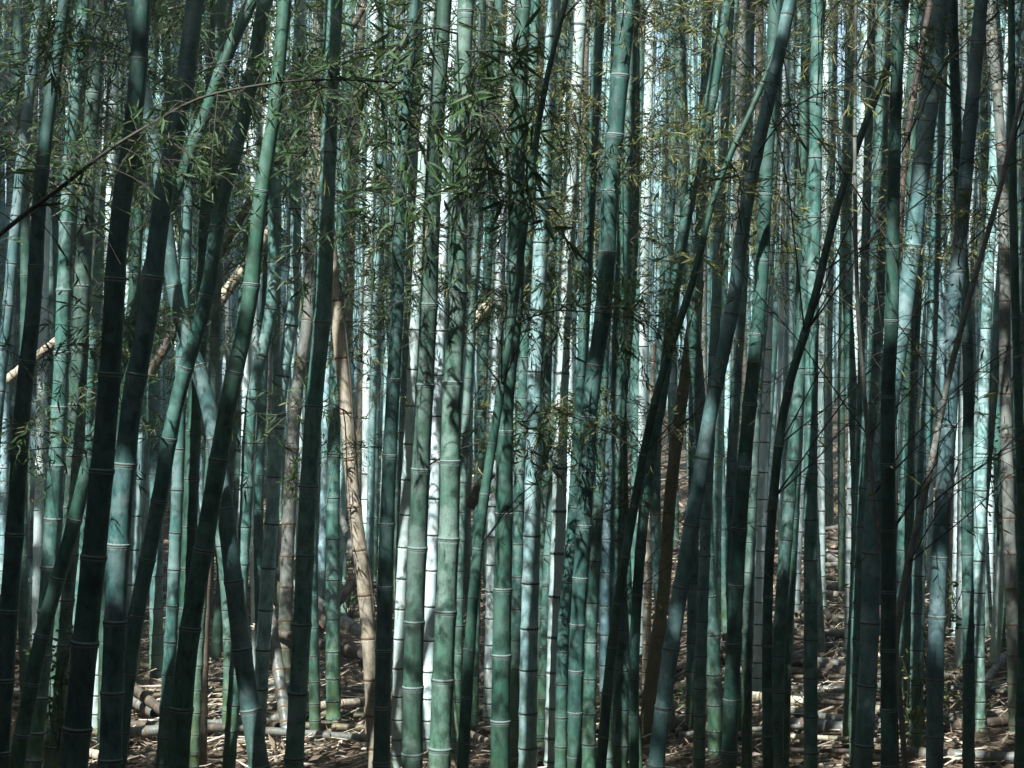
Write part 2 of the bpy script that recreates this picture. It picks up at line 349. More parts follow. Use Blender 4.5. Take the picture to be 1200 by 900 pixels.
c('tan', 10.6, None, 14, 18, [(130,372),(300,388),(375,395),(450,403),(600,416),(700,428),(750,432),(900,440)], 'tan', 'sunlit dead tan culm split along its right side, left of centre')
c('teal', None, 690, 10, 14, [(0,455),(225,447),(450,440),(690,436)], 'scar', 'teal culm rising just right of the dead tan split one')
c('white', None, 735, 8, 9, [(0,440),(225,434),(450,430),(730,428)], 'scar', 'white lit sliver tucked behind the dead tan split culm')
c('dark', 9.7, None, 12, 21, [(0,486),(225,470),(375,465),(450,461),(600,454),(750,450),(900,447)], 'scar', 'dark green culm immediately right of the dead tan split one')
c('white', 11.4, None, 10, 11, [(0,506),(225,494),(450,483),(600,475),(750,468),(900,465)], 'scar', 'very bright pale green culm left of the pair of thick mottled ones')
c('green', 9.2, None, 18, 25, [(0,521),(225,507),(375,502),(450,498),(600,491),(750,485),(900,483)], 'pale', 'left one of the pair of thick mottled culms near the centre')
c('white', 11.9, None, 11, 12, [(0,534),(225,521),(450,513),(600,508),(750,503),(900,500)], 'scar', 'white culm showing between the pair of thick mottled ones')
c('green', 8.7, None, 19, 27, [(0,546),(225,538),(375,535),(450,530),(600,527),(750,521),(900,515)], 'pale', 'right one of the pair of thick mottled culms, brightly lit low down')
c('teal', None, 722, 12, 14, [(0,575),(225,562),(450,549),(600,546),(720,544)], 'scar', 'dark teal culm behind the right thick mottled one')
c('green', 11.6, None, 9, 11, [(0,566),(300,556),(600,541),(750,537),(900,534)], 'scar', 'lit green culm hugging the right side of the thick mottled pair')
c('dark', 8.4, None, 6, 15, [(0,664),(60,648),(133,633),(225,620),(375,600),(450,588),(520,577),(600,565),(750,551),(900,542)], 'scar', 'slender dark culm curving up to the right near the centre')
c('white', None, 850, 8, 10, [(0,600),(300,585),(450,579),(600,577),(850,572)], 'scar', 'bright thin culm left of the broad black patterned centre one')
c('dark', 9.0, None, 15, 24, [(0,614),(225,606),(375,603),(450,594),(600,591),(750,588),(900,586)], 'scar', 'broad dark culm patterned by leaf shadows at the centre')
c('teal', 11.7, None, 11, 14, [(0,628),(225,620),(450,613),(600,608),(750,605),(900,602)], 'scar', 'narrow teal culm touching the right side of the broad dark centre one')
c('pale', 10.9, None, 16, 22, [(0,650),(225,637),(450,627),(600,624),(750,620),(900,618)], 'scar', 'wide grey green culm, pale above and shaded below, right of centre')
c('green', None, 868, 10, 12, [(0,662),(225,650),(450,641),(600,638),(865,632)], 'scar', 'thin light green culm behind the wide grey green one')
c('white', 11.3, None, 14, 14, [(0,680),(225,668),(450,658),(600,655),(750,650),(900,646)], 'pale', 'chalk white culm, widest of the white ones, right of centre')
c('dark', 9.5, None, 22, 17, [(0,735),(225,715),(375,706),(450,694),(600,685),(750,676),(900,673)], 'scar', 'dark mottled culm leaning right, leafy twigs across it, right of centre')
c('dark', 10.1, None, 12, 15, [(0,704),(225,692),(450,681),(600,672),(750,660),(900,657)], 'scar', 'black slim culm beside and left of the dark mottled leaning one')
c('teal', 10.8, None, 14, 17, [(0,730),(225,716),(450,705),(600,699),(750,692),(900,690)], 'scar', 'upright teal culm beside and right of the dark mottled leaning one')
c('blue', 11.5, None, 12, 14, [(0,722),(225,720),(450,716),(600,710),(750,708),(900,712)], 'scar', 'blue culm left of the two slender crossing ones')
c('dark', 9.0, None, 6, 13, [(0,930),(100,893),(225,838),(330,812),(375,797),(450,773),(600,742),(750,718),(900,704)], 'pale', 'long slender culm slanting far right, lower of the crossing pair')
c('teal', 10.3, None, 15, 18, [(0,742),(225,733),(450,724),(600,727),(750,730),(900,727)], 'scar', 'grey teal culm crossed by the long slender slanting one')
c('dark', 9.7, None, 15, 12, [(0,852),(160,825),(225,810),(360,788),(450,778),(560,759),(650,750),(750,744),(900,743)], 'scar', 'dark slanting culm, straighter partner of the crossing pair')
c('white', None, 765, 9, 9, [(0,763),(225,757),(450,754),(600,752),(760,750)], 'scar', 'thin white culm standing tall behind the crossing pair')
c('tan', None, 805, 8, 10, [(400,768),(600,762),(750,758),(800,757)], 'tan', 'straw coloured thin culm right of the crossing pair')
c('olive', None, 872, 11, 17, [(350,815),(600,784),(700,777),(750,770),(870,754)], 'tan', 'olive tan dying culm leaning right beneath the long smooth blue one')
c('blue', 8.5, None, 15, 20, [(0,926),(60,914),(225,877),(375,856),(450,839),(600,813),(750,788),(900,768)], 'pale', 'long smooth blue green culm leaning right across the right half')
c('teal', 12.2, 898, 13, 19, [(0,795),(225,803),(375,812),(500,822),(600,827),(700,831),(750,835),(900,839)], 'scar', 'teal culm bowed to the right behind the long smooth blue one')
c('teal', None, 860, 12, 14, [(0,830),(225,822),(450,814),(600,813),(860,810)], 'scar', 'teal culm with green moss at its foot, left of the bowed one')
c('blue', 11.6, None, 10, 15, [(0,856),(300,842),(600,828),(750,822),(900,819)], 'scar', 'faint blue culm in front of the bowed right half culm')
c('teal', None, 765, 9, 10, [(0,862),(225,852),(450,845),(600,841),(760,840)], 'scar', 'narrow dim culm seen over brown debris right of the long blue one')
c('dark', 9.4, None, 15, 19, [(0,909),(225,897),(375,889),(450,881),(600,868),(750,860),(900,854)], 'scar', 'thick dark culm leaning slightly right, three quarters across')
c('green', 11.6, None, 11, 13, [(0,914),(300,900),(450,888),(600,881),(750,876),(900,875)], 'scar', 'glossy green culm hugging the right side of the thick dark one')
c('brown', None, 800, 5, 5, [(0,904),(300,896),(450,890),(600,889),(790,886)], 'tan', 'very thin brown dead culm beside a bright white one')
c('white', None, 818, 10, 9, [(0,915),(300,902),(450,898),(600,893),(810,887)], 'scar', 'brilliant white and green culm right of the thin brown dead one')
c('dark', 8.7, None, 8, 13, [(0,1062),(90,1036),(150,1012),(225,986),(375,948),(450,925),(600,905),(750,899),(900,900)], 'scar', 'slender black culm curving steeply right above its straight lower half')
c('teal', 10.6, None, 13, 16, [(0,962),(225,950),(450,936),(600,924),(750,913),(900,910)], 'scar', 'teal culm partly hidden behind the slender black curving one')
c('white', None, 728, 8, 8, [(0,952),(300,945),(450,940),(600,937),(720,932)], 'scar', 'bright white strip of culm left of the plain straight green one')
c('dark', 11.4, None, 10, 12, [(0,945),(300,938),(600,930),(750,923),(900,919)], 'scar', 'dim narrow culm right of the slender black curving one')
c('teal', 10.2, None, 15, 17, [(0,958),(225,955),(450,951),(600,950),(750,950),(900,950)], 'scar', 'plain straight grey green culm, nearly vertical, in front of fallen logs')
c('white', None, 725, 8, 8, [(0,968),(300,964),(450,961),(600,962),(720,963)], 'scar', 'bright white strip of culm right of the plain straight green one')
c('teal', None, 625, 10, 12, [(0,978),(300,972),(450,970),(620,972)], 'scar', 'distant dark culm rooted high on the brown slope')
c('green', None, 696, 8, 10, [(0,996),(300,988),(450,986),(690,987)], 'scar', 'light green lit culm whose foot stands high on the slope')
c('white', None, 782, 8, 9, [(0,1018),(300,1006),(450,1001),(600,997),(780,994)], 'tan', 'cream coloured lit culm in front of the sunlit litter')
c('teal', 11.6, None, 10, 12, [(0,1022),(300,1014),(450,1010),(600,1007),(750,1002),(900,1001)], 'scar', 'slim teal culm right of the cream coloured one')
c('teal', 11.0, None, 17, 16, [(0,1036),(225,1031),(450,1025),(600,1013),(900,1004)], 'scar', 'broad soft teal culm behind the vertical near black right one')
c('blue', 9.8, None, 21, 23, [(0,1104),(75,1095),(150,1086),(225,1076),(300,1068),(375,1058),(450,1046),(600,1024),(750,1019),(900,1011)], 'scar', 'thick chalky blue culm leaning right behind the vertical near black one')
c('grey', 8.2, None, 4, 7, [(0,1003),(225,1002),(375,1006),(450,1012),(600,1026),(750,1048),(900,1061)], 'tan', 'thin grey dead culm bending behind the vertical near black one')
c('dark', 8.0, None, 14, 20, [(0,1054),(225,1047),(375,1045),(450,1041),(600,1041),(750,1041),(900,1042)], 'pale', 'vertical near black culm with faint rings in the right third')
c('teal', None, 862, 13, 15, [(0,1088),(225,1078),(450,1069),(600,1060),(855,1054)], 'scar', 'teal culm showing right of the vertical near black one')
c('grey', 8.4, None, 5, 10, [(0,1226),(100,1200),(225,1171),(345,1137),(450,1110),(550,1090),(650,1067),(725,1052),(800,1047),(900,1041)], 'tan', 'cracked grey dead culm slanting to the right edge')
c('teal', None, 885, 12, 17, [(0,1108),(225,1098),(450,1089),(600,1079),(750,1075),(880,1073)], 'scar', 'culm with leafy shrub at its foot, left of the thick blue right one')
c('blue', 9.3, None, 16, 21, [(0,1150),(225,1130),(375,1118),(450,1115),(600,1104),(750,1097),(900,1095)], 'scar', 'thick dusty blue culm rising right of the slanting cracked dead one')
c('dark', None, 745, 5, 7, [(0,1140),(300,1130),(450,1122),(600,1118),(740,1114)], 'scar', 'very thin dark culm against a bright strip at right')
c('white', None, 752, 9, 11, [(0,1148),(300,1132),(450,1124),(600,1122),(745,1121)], 'scar', 'broad white glowing culm right of the thick dusty blue one')
c('teal', 10.0, None, 12, 15, [(0,1116),(225,1124),(450,1135),(600,1133),(750,1135),(900,1135)], 'scar', 'slightly bent teal culm left of the pale grey footed one at right')
c('pale', None, 866, 12, 15, [(0,1174),(225,1163),(450,1153),(600,1149),(750,1147),(860,1148)], 'scar', 'pale grey culm, sunlit, with an olive foot near the right edge')
c('white', None, 738, 7, 8, [(0,1182),(300,1168),(450,1162),(600,1160),(735,1159)], 'scar', 'white lit strip right of the pale grey footed culm')
c('dark', None, 772, 10, 12, [(0,1150),(300,1158),(450,1166),(600,1171),(770,1173)], 'scar', 'dark slim culm beside bright vine leaves near the right edge')
c('grey', None, 872, 12, 16, [(0,1160),(225,1176),(450,1178),(600,1182),(750,1187),(870,1190)], 'tan', 'rough grey weathered culm beside the right edge')
c('green', None, 800, 8, 10, [(0,1210),(300,1199),(450,1193),(600,1191),(800,1188)], 'scar', 'light green lit culm just inside the right edge')
c('dark', 8.8, None, 8, 14, [(0,1185),(225,1187),(450,1193),(600,1198),(750,1199),(900,1195)], 'scar', 'near black culm running along the right edge')
c('blue', 11.0, None, 14, 14, [(0,47),(225,22),(375,8),(450,0),(600,-12),(750,-25)], 'scar', 'blue culm leaving the frame at the left edge')
c('pale', None, 705, 10, 10, [(0,20),(300,10),(450,6),(600,4),(700,2)], 'scar', 'light culm at the very left edge behind the near black one')
c('brown', None, 640, 11, 12, [(0,425),(225,412),(375,408),(450,402),(640,396)], 'tan', 'brown dead culm behind leaf sprays above the split tan one')
c('brown', None, 660, 8, 9, [(0,442),(225,433),(450,424),(650,418)], 'tan', 'slim brown culm in the upper middle left among leaves')
c('teal', None, 680, 12, 13, [(0,498),(225,488),(450,474),(670,466)], 'scar', 'faint teal culm behind and left of the thick mottled pair')
c('teal', None, 660, 12, 12, [(0,531),(225,523),(450,520),(660,516)], 'scar', 'faint teal culm hidden between the thick mottled pair')
c('olive', None, 650, 11, 11, [(0,594),(225,588),(450,582),(650,578)], 'tan', 'dull brownish culm left of the broad dark centre one')
c('olive', None, 700, 15, 12, [(0,640),(133,634),(300,630),(500,624),(700,620)], 'tan', 'tan brown culm seen high up right of the broad dark centre one')
c('dark', 9.9, None, 5, 7, [(0,724),(225,728),(450,731),(600,734),(750,741),(900,750)], 'scar', 'thin black stem standing among the sunlit leaves, upper centre right')
c('brown', 10.9, None, 8, 8, [(0,1091),(100,1072),(190,1060),(300,1053),(450,1046),(600,1045),(750,1047),(900,1050)], 'tan', 'thin brown stem leaning right above the vertical near black culm')
c('brown', None, 690, 9, 9, [(0,890),(225,889),(450,893),(690,897)], 'tan', 'brown shaded culm among twigs, upper right half')
c('teal', None, 720, 11, 13, [(0,938),(225,934),(450,931),(710,928)], 'scar', 'dim teal culm with its top lost in twigs, right half')
c('brown', None, 670, 13, 12, [(0,45),(150,37),(300,36),(450,33),(660,32)], 'tan', 'rough brown culm among dark leaves, upper left corner')
c('brown', None, 710, 13, 12, [(0,107),(150,98),(300,94),(450,88),(700,82)], 'tan', 'rough brown culm behind leaves right of the upper left corner')
c('teal', None, 700, 13, 14, [(0,305),(225,292),(450,280),(690,268)], 'scar', 'greenish culm behind the black leaning pair at left')
c('teal', None, 645, 12, 12, [(0,790),(225,784),(450,788),(640,790)], 'scar', 'teal culm high on the slope right of the crossing pair')
c('grey', None, 640, 11, 11, [(0,870),(225,866),(450,862),(640,860)], 'scar', 'grey culm far up the slope left of the thick dark leaning one')

c('teal', 12.6, None, 11, 14, [(0,490),(300,482),(600,472),(900,463)], 'scar', 'shaded teal culm between the dark green one and the mottled pair')
c('dark', 12.9, None, 10, 13, [(0,585),(300,572),(600,560),(900,553)], 'scar', 'dim culm right behind the slender dark centre culm')
c('teal', 12.3, None, 11, 14, [(0,672),(300,662),(600,646),(900,632)], 'scar', 'shaded culm left behind the chalk white one')
c('green', 13.0, None, 11, 13, [(0,700),(300,690),(600,672),(900,668)], 'scar', 'greenish culm behind the dark mottled leaning one')
c('dark', 12.4, None, 10, 14, [(0,745),(300,742),(600,720),(900,722)], 'scar', 'shadowy culm directly behind the slender crossing pair')
c('teal', 13.2, None, 11, 14, [(0,800),(300,782),(600,768),(900,790)], 'scar', 'shaded culm under the foot of the long smooth blue one')
c('teal', 12.8, None, 11, 14, [(0,880),(300,872),(600,856),(900,866)], 'scar', 'dim teal culm at the left flank of the thick dark leaning one')
c('dark', 12.5, None, 11, 14, [(0,1000),(300,992),(600,1004),(900,992)], 'scar', 'shaded slim culm left of the thick chalky blue one')
c('dark', 12.7, None, 11, 13, [(0,1072),(300,1066),(600,1066),(900,1064)], 'scar', 'dark narrow culm right behind the vertical near black one')
c('teal', 12.6, None, 11, 14, [(0,384),(300,374),(600,366),(900,370)], 'scar', 'dim culm showing right of the thick smooth dark teal one')
c('dark', 12.4, None, 12, 14, [(0,165),(300,160),(600,128),(900,120)], 'scar', 'black culm in deep shade behind the thickest one')
c('dark', 12.9, None, 12, 14, [(0,20),(300,30),(600,26),(900,32)], 'scar', 'black culm in deep shade behind the left corner culm')
def smooth_path(pts):
    pts = sorted(pts); ys = np.array([p[0] for p in pts], float); xs = np.array([p[1] for p in pts], float)
    m = np.gradient(xs, ys) if len(xs) > 2 else np.full(len(xs), (xs[-1]-xs[0])/(ys[-1]-ys[0]))
    def f(y):
        y = np.asarray(y, float)
        i = np.clip(np.searchsorted(ys, y)-1, 0, len(ys)-2); h = ys[i+1]-ys[i]; t = np.clip((y-ys[i])/h, 0, 1)
        v = (2*t**3-3*t**2+1)*xs[i]+(t**3-2*t**2+t)*h*m[i]+(-2*t**3+3*t**2)*xs[i+1]+(t**3-t**2)*h*m[i+1]
        v = np.where(y < ys[0], xs[0]+(y-ys[0])*m[0], v); v = np.where(y > ys[-1], xs[-1]+(y-ys[-1])*m[-1]*.6, v)
        return v
    return f

def bright(x, y):
    """how sunny this part of the deeper grove is"""
    b = .75*math.exp(-((x-660)/150)**2-((y-330)/250)**2)+.22*math.exp(-((x-440)/130)**2-((y-420)/220)**2)
    b *= 1.0 if (x > 345 or y > 345) else 0.0
    b += .16*math.exp(-((x-1020)/200)**2-((y-480)/190)**2)+(.12*math.exp(-((x-260)/160)**2-((y-520)/230)**2) if y > 330 else 0)
    return b
LIT = []            # points that the sun reaches through holes cut for them in the canopy
HERO = []
TOPZ = 11.5
for idx, (look, d, foot, w0, w1, pts, ring, label) in enumerate(H):
    f = smooth_path(pts)
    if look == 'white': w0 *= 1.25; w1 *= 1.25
    if d is None: d = depth_of(foot)
    dy = RNG.uniform(-.25, .25) if d > 12 else RNG.uniform(-.12, .12)
    top_y = 450-(TOPZ+RNG.uniform(-1.5, 2)-CZ)/d*F
    bot_z = gz((float(f(foot or 900))-600)/F*d, d); bot_y = 450-(bot_z-.04-CZ)/d*F
    y_first = pts[0][0]
    if y_first > 90: top_y = y_first                         # broken culms end inside the picture
    ys = np.linspace(bot_y, top_y, 60)
    xs = f(ys)
    if y_first <= 90:
        over = np.clip(-ys, 0, None)                         # above the frame the culms straighten up
        slope = (float(f(0))-float(f(120)))/120
        xs = np.where(ys < 0, float(f(0))+slope*over/(1+over/1200), xs)
    path = np.stack([(xs-600)/F*d, np.full_like(ys, d)+dy*(bot_y-ys)/(bot_y+400), CZ-(ys-450)/F*d], 1)
    path[:, 0] *= path[:, 1]/d; path[:, 2] = CZ+(path[:, 2]-CZ)*path[:, 1]/d
    wy = lambda y: w0+(w1-w0)*y/900
    r_bot = wy(bot_y)/F*d/2; r_top = max(.35*wy(0), wy(0)-(w1-w0)*.4*(-top_y/900) - .002*(-top_y))/F*d/2 if y_first <= 90 else wy(top_y)/F*d/2
    base = tuple(path[0])
    rads = np.maximum(np.where(ys >= 0, wy(ys), wy(0)*np.maximum(.3, 1+.55*ys/2200)), 2.2)/F*d/2
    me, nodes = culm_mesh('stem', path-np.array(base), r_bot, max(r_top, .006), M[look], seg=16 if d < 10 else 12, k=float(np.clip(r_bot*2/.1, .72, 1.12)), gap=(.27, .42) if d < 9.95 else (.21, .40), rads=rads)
    root = obj('bamboo', None, None, base, label=label, category='bamboo', group='standing bamboo culms of the grove')
    root.empty_display_size = .2
    obj('stem', me, root)
    nodes = [(s, p+np.array(base), t, r) for s, p, t, r in nodes]
    put_nodes(root, nodes, 'pale' if (ring == 'scar' and d < 9.95) else ring, base)
    if look == 'white': pass
    HERO.append(dict(root=root, base=base, nodes=nodes, d=d, look=look, f=f, label=label, x450=float(f(450)), pts=pts))
    if d > 10.15:
        run = 0
        for y in np.arange(-10, min(bot_y, 850), 16):
            if run == 0 and RNG.random() < bright(float(f(y)), y)+(0 if (float(f(y)) < 345 and y < 340) else .45 if look == 'white' else .12 if look == 'pale' else 0): run = RNG.randint(2, 6)
            if run: LIT.append(P(float(f(y)), y, d)); run -= 1
def lit(i, y0, y1, step=14, dx=0):
    h = HERO[i]
    for y in np.arange(y0, y1, step): LIT.append(P(float(h['f'](y))+dx, y, h['d']))
def hero(txt): return next(i for i, h in enumerate(HERO) if txt in h['label'])
lit(hero('bright soft light spot'), 575, 660, 12); lit(hero('right one of the pair'), 230, 330, 20); lit(hero('right one of the pair'), 530, 900, 20)
lit(hero('left one of the pair'), 690, 760); lit(hero('sunlit dead tan'), 450, 770, 8, .04); lit(hero('sunlit dead tan'), 450, 770, 8, -.04); lit(hero('long smooth blue'), 180, 300, 16); lit(hero('long smooth blue'), 370, 430, 16); lit(hero('long smooth blue'), 560, 640, 16); lit(hero('left one of the pair'), 330, 590, 10); lit(hero('left one of the pair'), 660, 850, 14); lit(hero('right one of the pair'), 200, 420, 12); lit(hero('right one of the pair'), 500, 900, 10, .03); lit(hero('broad dark culm patterned'), 430, 880, 34); lit(hero('dark mottled culm leaning'), 500, 900, 36); lit(hero('bowed, foot at lower'), 420, 620, 20); lit(hero('thick smooth dark teal'), 330, 440, 16); lit(hero('thick dusty blue'), 380, 560, 26)
for a_, b_, dd_ in (((256, 355), (320, 266), 12.2), ((532, 408), (577, 352), 12.1)):
    for k_ in range(8): LIT.append(P(a_[0]+(b_[0]-a_[0])*k_/7, a_[1]+(b_[1]-a_[1])*k_/7, dd_))
lit(hero('left one of the pair'), 480, 560, 16); lit(hero('thick chalky blue'), 250, 420, 24); lit(hero('vertical near black culm with'), 310, 370, 20); lit(hero('sharp diagonal'), 600, 790); lit(hero('lit green culm hugging'), 600, 880)
lit(hero('light green sliver'), 740, 880); lit(hero('light green lit culm whose'), 400, 680); lit(hero('glossy green'), 600, 760); lit(hero('broad dark culm patterned'), 780, 900, 40)
lit(hero('crossed by the long'), 470, 560)
for x0, x1, y0, y1, nn in ((140, 300, 790, 895, 34), (330, 440, 790, 895, 44), (925, 1005, 600, 780, 110), (940, 1000, 800, 850, 4), (770, 800, 560, 640, 6), (400, 440, 740, 800, 5), (470, 520, 770, 890, 8), (1130, 1190, 760, 800, 6)):
    for _ in range(nn):
        x = RNG.uniform(x0, x1); y = RNG.uniform(y0, y1); d = depth_of(y); LIT.append(P(x, y, d))

# ------------------------------------------------------------------ slim culms of the back rows
marks = sorted([(h['x450'], h['label']) for h in HERO], key=lambda t: t[0])
SHORT = [('near black culm leaning right, foot in', 'the black left corner culm'), ('thickest near black', 'the thickest black culm at left'), ('bright soft light', 'the teal light spot culm'),
         ('black culm leaning right that crosses', 'the black right leaning culm'), ('thick smooth dark teal', 'the smooth dark teal culm'), ('sunlit dead tan', 'the dead tan split culm'), ('left one of the pair', 'the left thick mottled culm'),
         ('right one of the pair', 'the right thick mottled culm'), ('broad dark culm patterned', 'the broad dark centre culm'), ('chalk white', 'the chalk white culm'), ('dark mottled culm leaning', 'the dark mottled leaning culm'),
         ('grey teal culm crossed', 'the crossing pair'), ('long smooth blue', 'the long smooth blue culm'), ('thick dark culm leaning slightly', 'the thick dark leaner'), ('plain straight grey', 'the plain straight green culm'),
         ('vertical near black culm with faint', 'the vertical black culm'), ('thick dusty blue', 'the thick dusty blue culm'), ('rough grey weathered', 'the grey edge culm')]
SH = sorted([(HERO[hero(a)]['x450'], b) for a, b in SHORT])
fill = []
x = -18.0
while x < 1222:
    if any(a_ < x < b_ for a_, b_ in ((762, 800), (958, 1000), (856, 872), (404, 426))): x += 4; continue
    dd = RNG.choice([15.5, 17, 18.5, 20, 21.5, 23.5, 26, 29, 33])*RNG.uniform(.97, 1.03)
    fill.append((x+RNG.uniform(-3, 3), dd)); x += RNG.uniform(4.4, 9.2)
ORD = ['first', 'second', 'third', 'fourth', 'fifth', 'sixth', 'seventh', 'eighth', 'ninth', 'tenth', 'eleventh', 'twelfth', 'thirteenth', 'fourteenth', 'fifteenth', 'sixteenth', 'seventeenth', 'eighteenth', 'nineteenth', 'twentieth']
fill.sort(); cnt = {}
TONE = {'pale': 'pale', 'white': 'whitish', 'teal': 'dull teal', 'green': 'light green', 'grey': 'greyish', 'brown': 'brown', 'blue': 'blue green', 'dark': 'dark'}
for (x, d) in fill:
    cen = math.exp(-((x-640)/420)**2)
    look = RNG.choices(['pale', 'white', 'teal', 'green', 'grey', 'brown', 'blue', 'dark'], [.46*cen+.20, .20*cen+.07, .16, .06, .05, .06, .10, .06])[0]  # pale looks gather mid-frame, painting part of the bright centre
    D = RNG.uniform(.085, .13); lean = RNG.gauss(.012, .035); bow = RNG.gauss(0, .012)
    X = (x-600)/F*d; z0 = gz(X, d); top = z0+RNG.uniform(10, 13)
    zs = np.linspace(z0-.05, top, 16); u = (zs-z0)/(top-z0)
    path = np.stack([X+lean*(zs-CZ)+bow*12*(u-u**2)*4-bow*8, d+0*zs+RNG.uniform(-.3, .3)*u, zs], 1)
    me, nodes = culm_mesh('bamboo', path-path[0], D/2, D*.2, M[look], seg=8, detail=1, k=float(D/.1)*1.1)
    left = [s for s in SH if s[0] <= x]; mk = left[-1][1] if left else 'the left edge'
    key = (TONE[look], mk); cnt[key] = cnt.get(key, 0)+1
    o = obj('bamboo', me, None, tuple(path[0]), category='bamboo', group='standing bamboo culms of the grove',
            label=f"{ORD[cnt[key]-1]} slim {key[0]} culm far back right of {mk}")
    run = 0
    for y in np.arange(-20, 640, 24):
        if run == 0 and RNG.random() < (.08 if x > 345 else .0)+(0 if (x < 345 and y < 340) else 1)*(1.5*bright(x, y)+.12*(x > 180) *(look in ('pale', 'white'))): run = RNG.randint(2, 5)
        if run: LIT.append(P(x, y, d)); run -= 1
    if RNG.random() < .5: HERO.append(dict(root=o, base=tuple(path[0]), nodes=[(s, p+path[0], t, r) for s, p, t, r in nodes], d=d, look=look, label='', x450=x, filler=True))

# the mass of culms farther back, past telling apart
Vs, Fs, sg, hg, off = [], [], [], [], 0
for i in range(2000):
    d = RNG.uniform(27, 70); X = RNG.uniform(-.36, .36)*d
    if d < 40 and any(a_ < 600+X/d*F < b_ for a_, b_ in ((758, 804), (954, 1004), (852, 875), (400, 430))): continue
    z0 = gz(X, d); lean = RNG.gauss(0, .03); Rr = RNG.uniform(.032, .062)
    zs = np.linspace(z0-.1, z0+13, 40); path = np.stack([X+lean*(zs-z0), d+0*zs, zs], 1)
    V, Fq = tube(path, Rr*(1-.6*np.linspace(0, 1, 40))*np.where(np.arange(40) % 2, 1.03, .97), 6)
    Vs.append(V); Fs.append(Fq+off); off += len(V); sg.append(np.repeat(np.arange(40) % 2*.9, 6)); hg.append(np.repeat(zs-z0, 6))
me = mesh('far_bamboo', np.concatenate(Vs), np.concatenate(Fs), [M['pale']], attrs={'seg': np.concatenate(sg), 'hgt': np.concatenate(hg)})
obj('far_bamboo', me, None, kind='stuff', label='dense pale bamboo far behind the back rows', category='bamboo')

# ------------------------------------------------------------------ side branches with leaves
for h in list(HERO):
    thin = 'slender' in h['label'] or 'thin' in h['label']
    for s, p, t, r in h['nodes']:
        q = px(p)
        if not (-60 < q[1] < 600 and -40 < q[0] < 1240): continue
        dens = leaf_density(*q)
        if h.get('filler'): dens *= .5
        elif h['d'] < 9.9 and not thin: dens *= .55
        elif h['d'] < 9.9: dens *= .9
        else: dens *= .95
        if RNG.random() < dens:
            if q[0] < 420: kind = 'dark'  # upper left shade carried by the darker leaf colour
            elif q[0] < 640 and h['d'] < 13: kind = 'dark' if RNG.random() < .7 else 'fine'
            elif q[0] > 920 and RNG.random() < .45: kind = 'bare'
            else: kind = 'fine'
            az = RNG.uniform(0, 2*math.pi)
            put_branch(h['root'], h['base'], p, kind, az, RNG.uniform(.7, 1.15))
            if RNG.random() < .5: put_branch(h['root'], h['base'], p, kind, az+RNG.uniform(.5, 1.2), RNG.uniform(.5, .9))
# sunlit tuft at the centre and the twig fans of the lower half
def fan(txt, y, n, kind, az0, az1, sc=1.0):
    h = HERO[hero(txt)]
    nd = min(h['nodes'], key=lambda a: abs(px(a[1])[1]-y))
    for _ in range(n): put_branch(h['root'], h['base'], nd[1], kind, RNG.uniform(az0, az1), sc*RNG.uniform(.75, 1.1))
fan('wide grey green', 530, 4, 'pale', -2.6, -.4, .8); fan('chalk white', 520, 3, 'pale', -2.6, -.2, .7); fan('dark mottled culm leaning', 600, 3, 'fine', -2.8, -.3, .6)
for _ in range(26): LIT.append(P(RNG.uniform(585, 720), RNG.uniform(450, 560), 10.9))
fan('dark mottled culm leaning', 330, 4, 'pale', -2.8, -.3, .8); fan('thin black stem', 200, 4, 'pale', -3, 0, .9); fan('lower of the crossing', 560, 3, 'bare', -.9, .5, .8); fan('lower of the crossing', 680, 2, 'bare', -.6, .6, .6)
for yy in (420, 500, 580): fan('slender black culm curving steeply', yy, 2, 'bare', -1.2, .8, .9)
for yy in (480, 560, 640): fan('thin grey dead culm bending', yy, 2, 'bare', -3.4, .6, .8)
for yy in (500, 600, 690): fan('cracked grey dead', yy, 2, 'bare', -2.6, .5, .8)
for yy in (450, 530): fan('near black culm leaning right, foot', yy, 2, 'dark', -2.0, .8, .7)
fan('thick dusty blue', 520, 2, 'bare', -2.6, 0, .8); fan('slender dark culm curving', 480, 3, 'bare', -2.6, 0, .7); fan('slender dark culm curving', 620, 2, 'bare', -3, 0, .6)
fan('broad green culm with ivy', 500, 2, 'dark', -2, 1, .7)

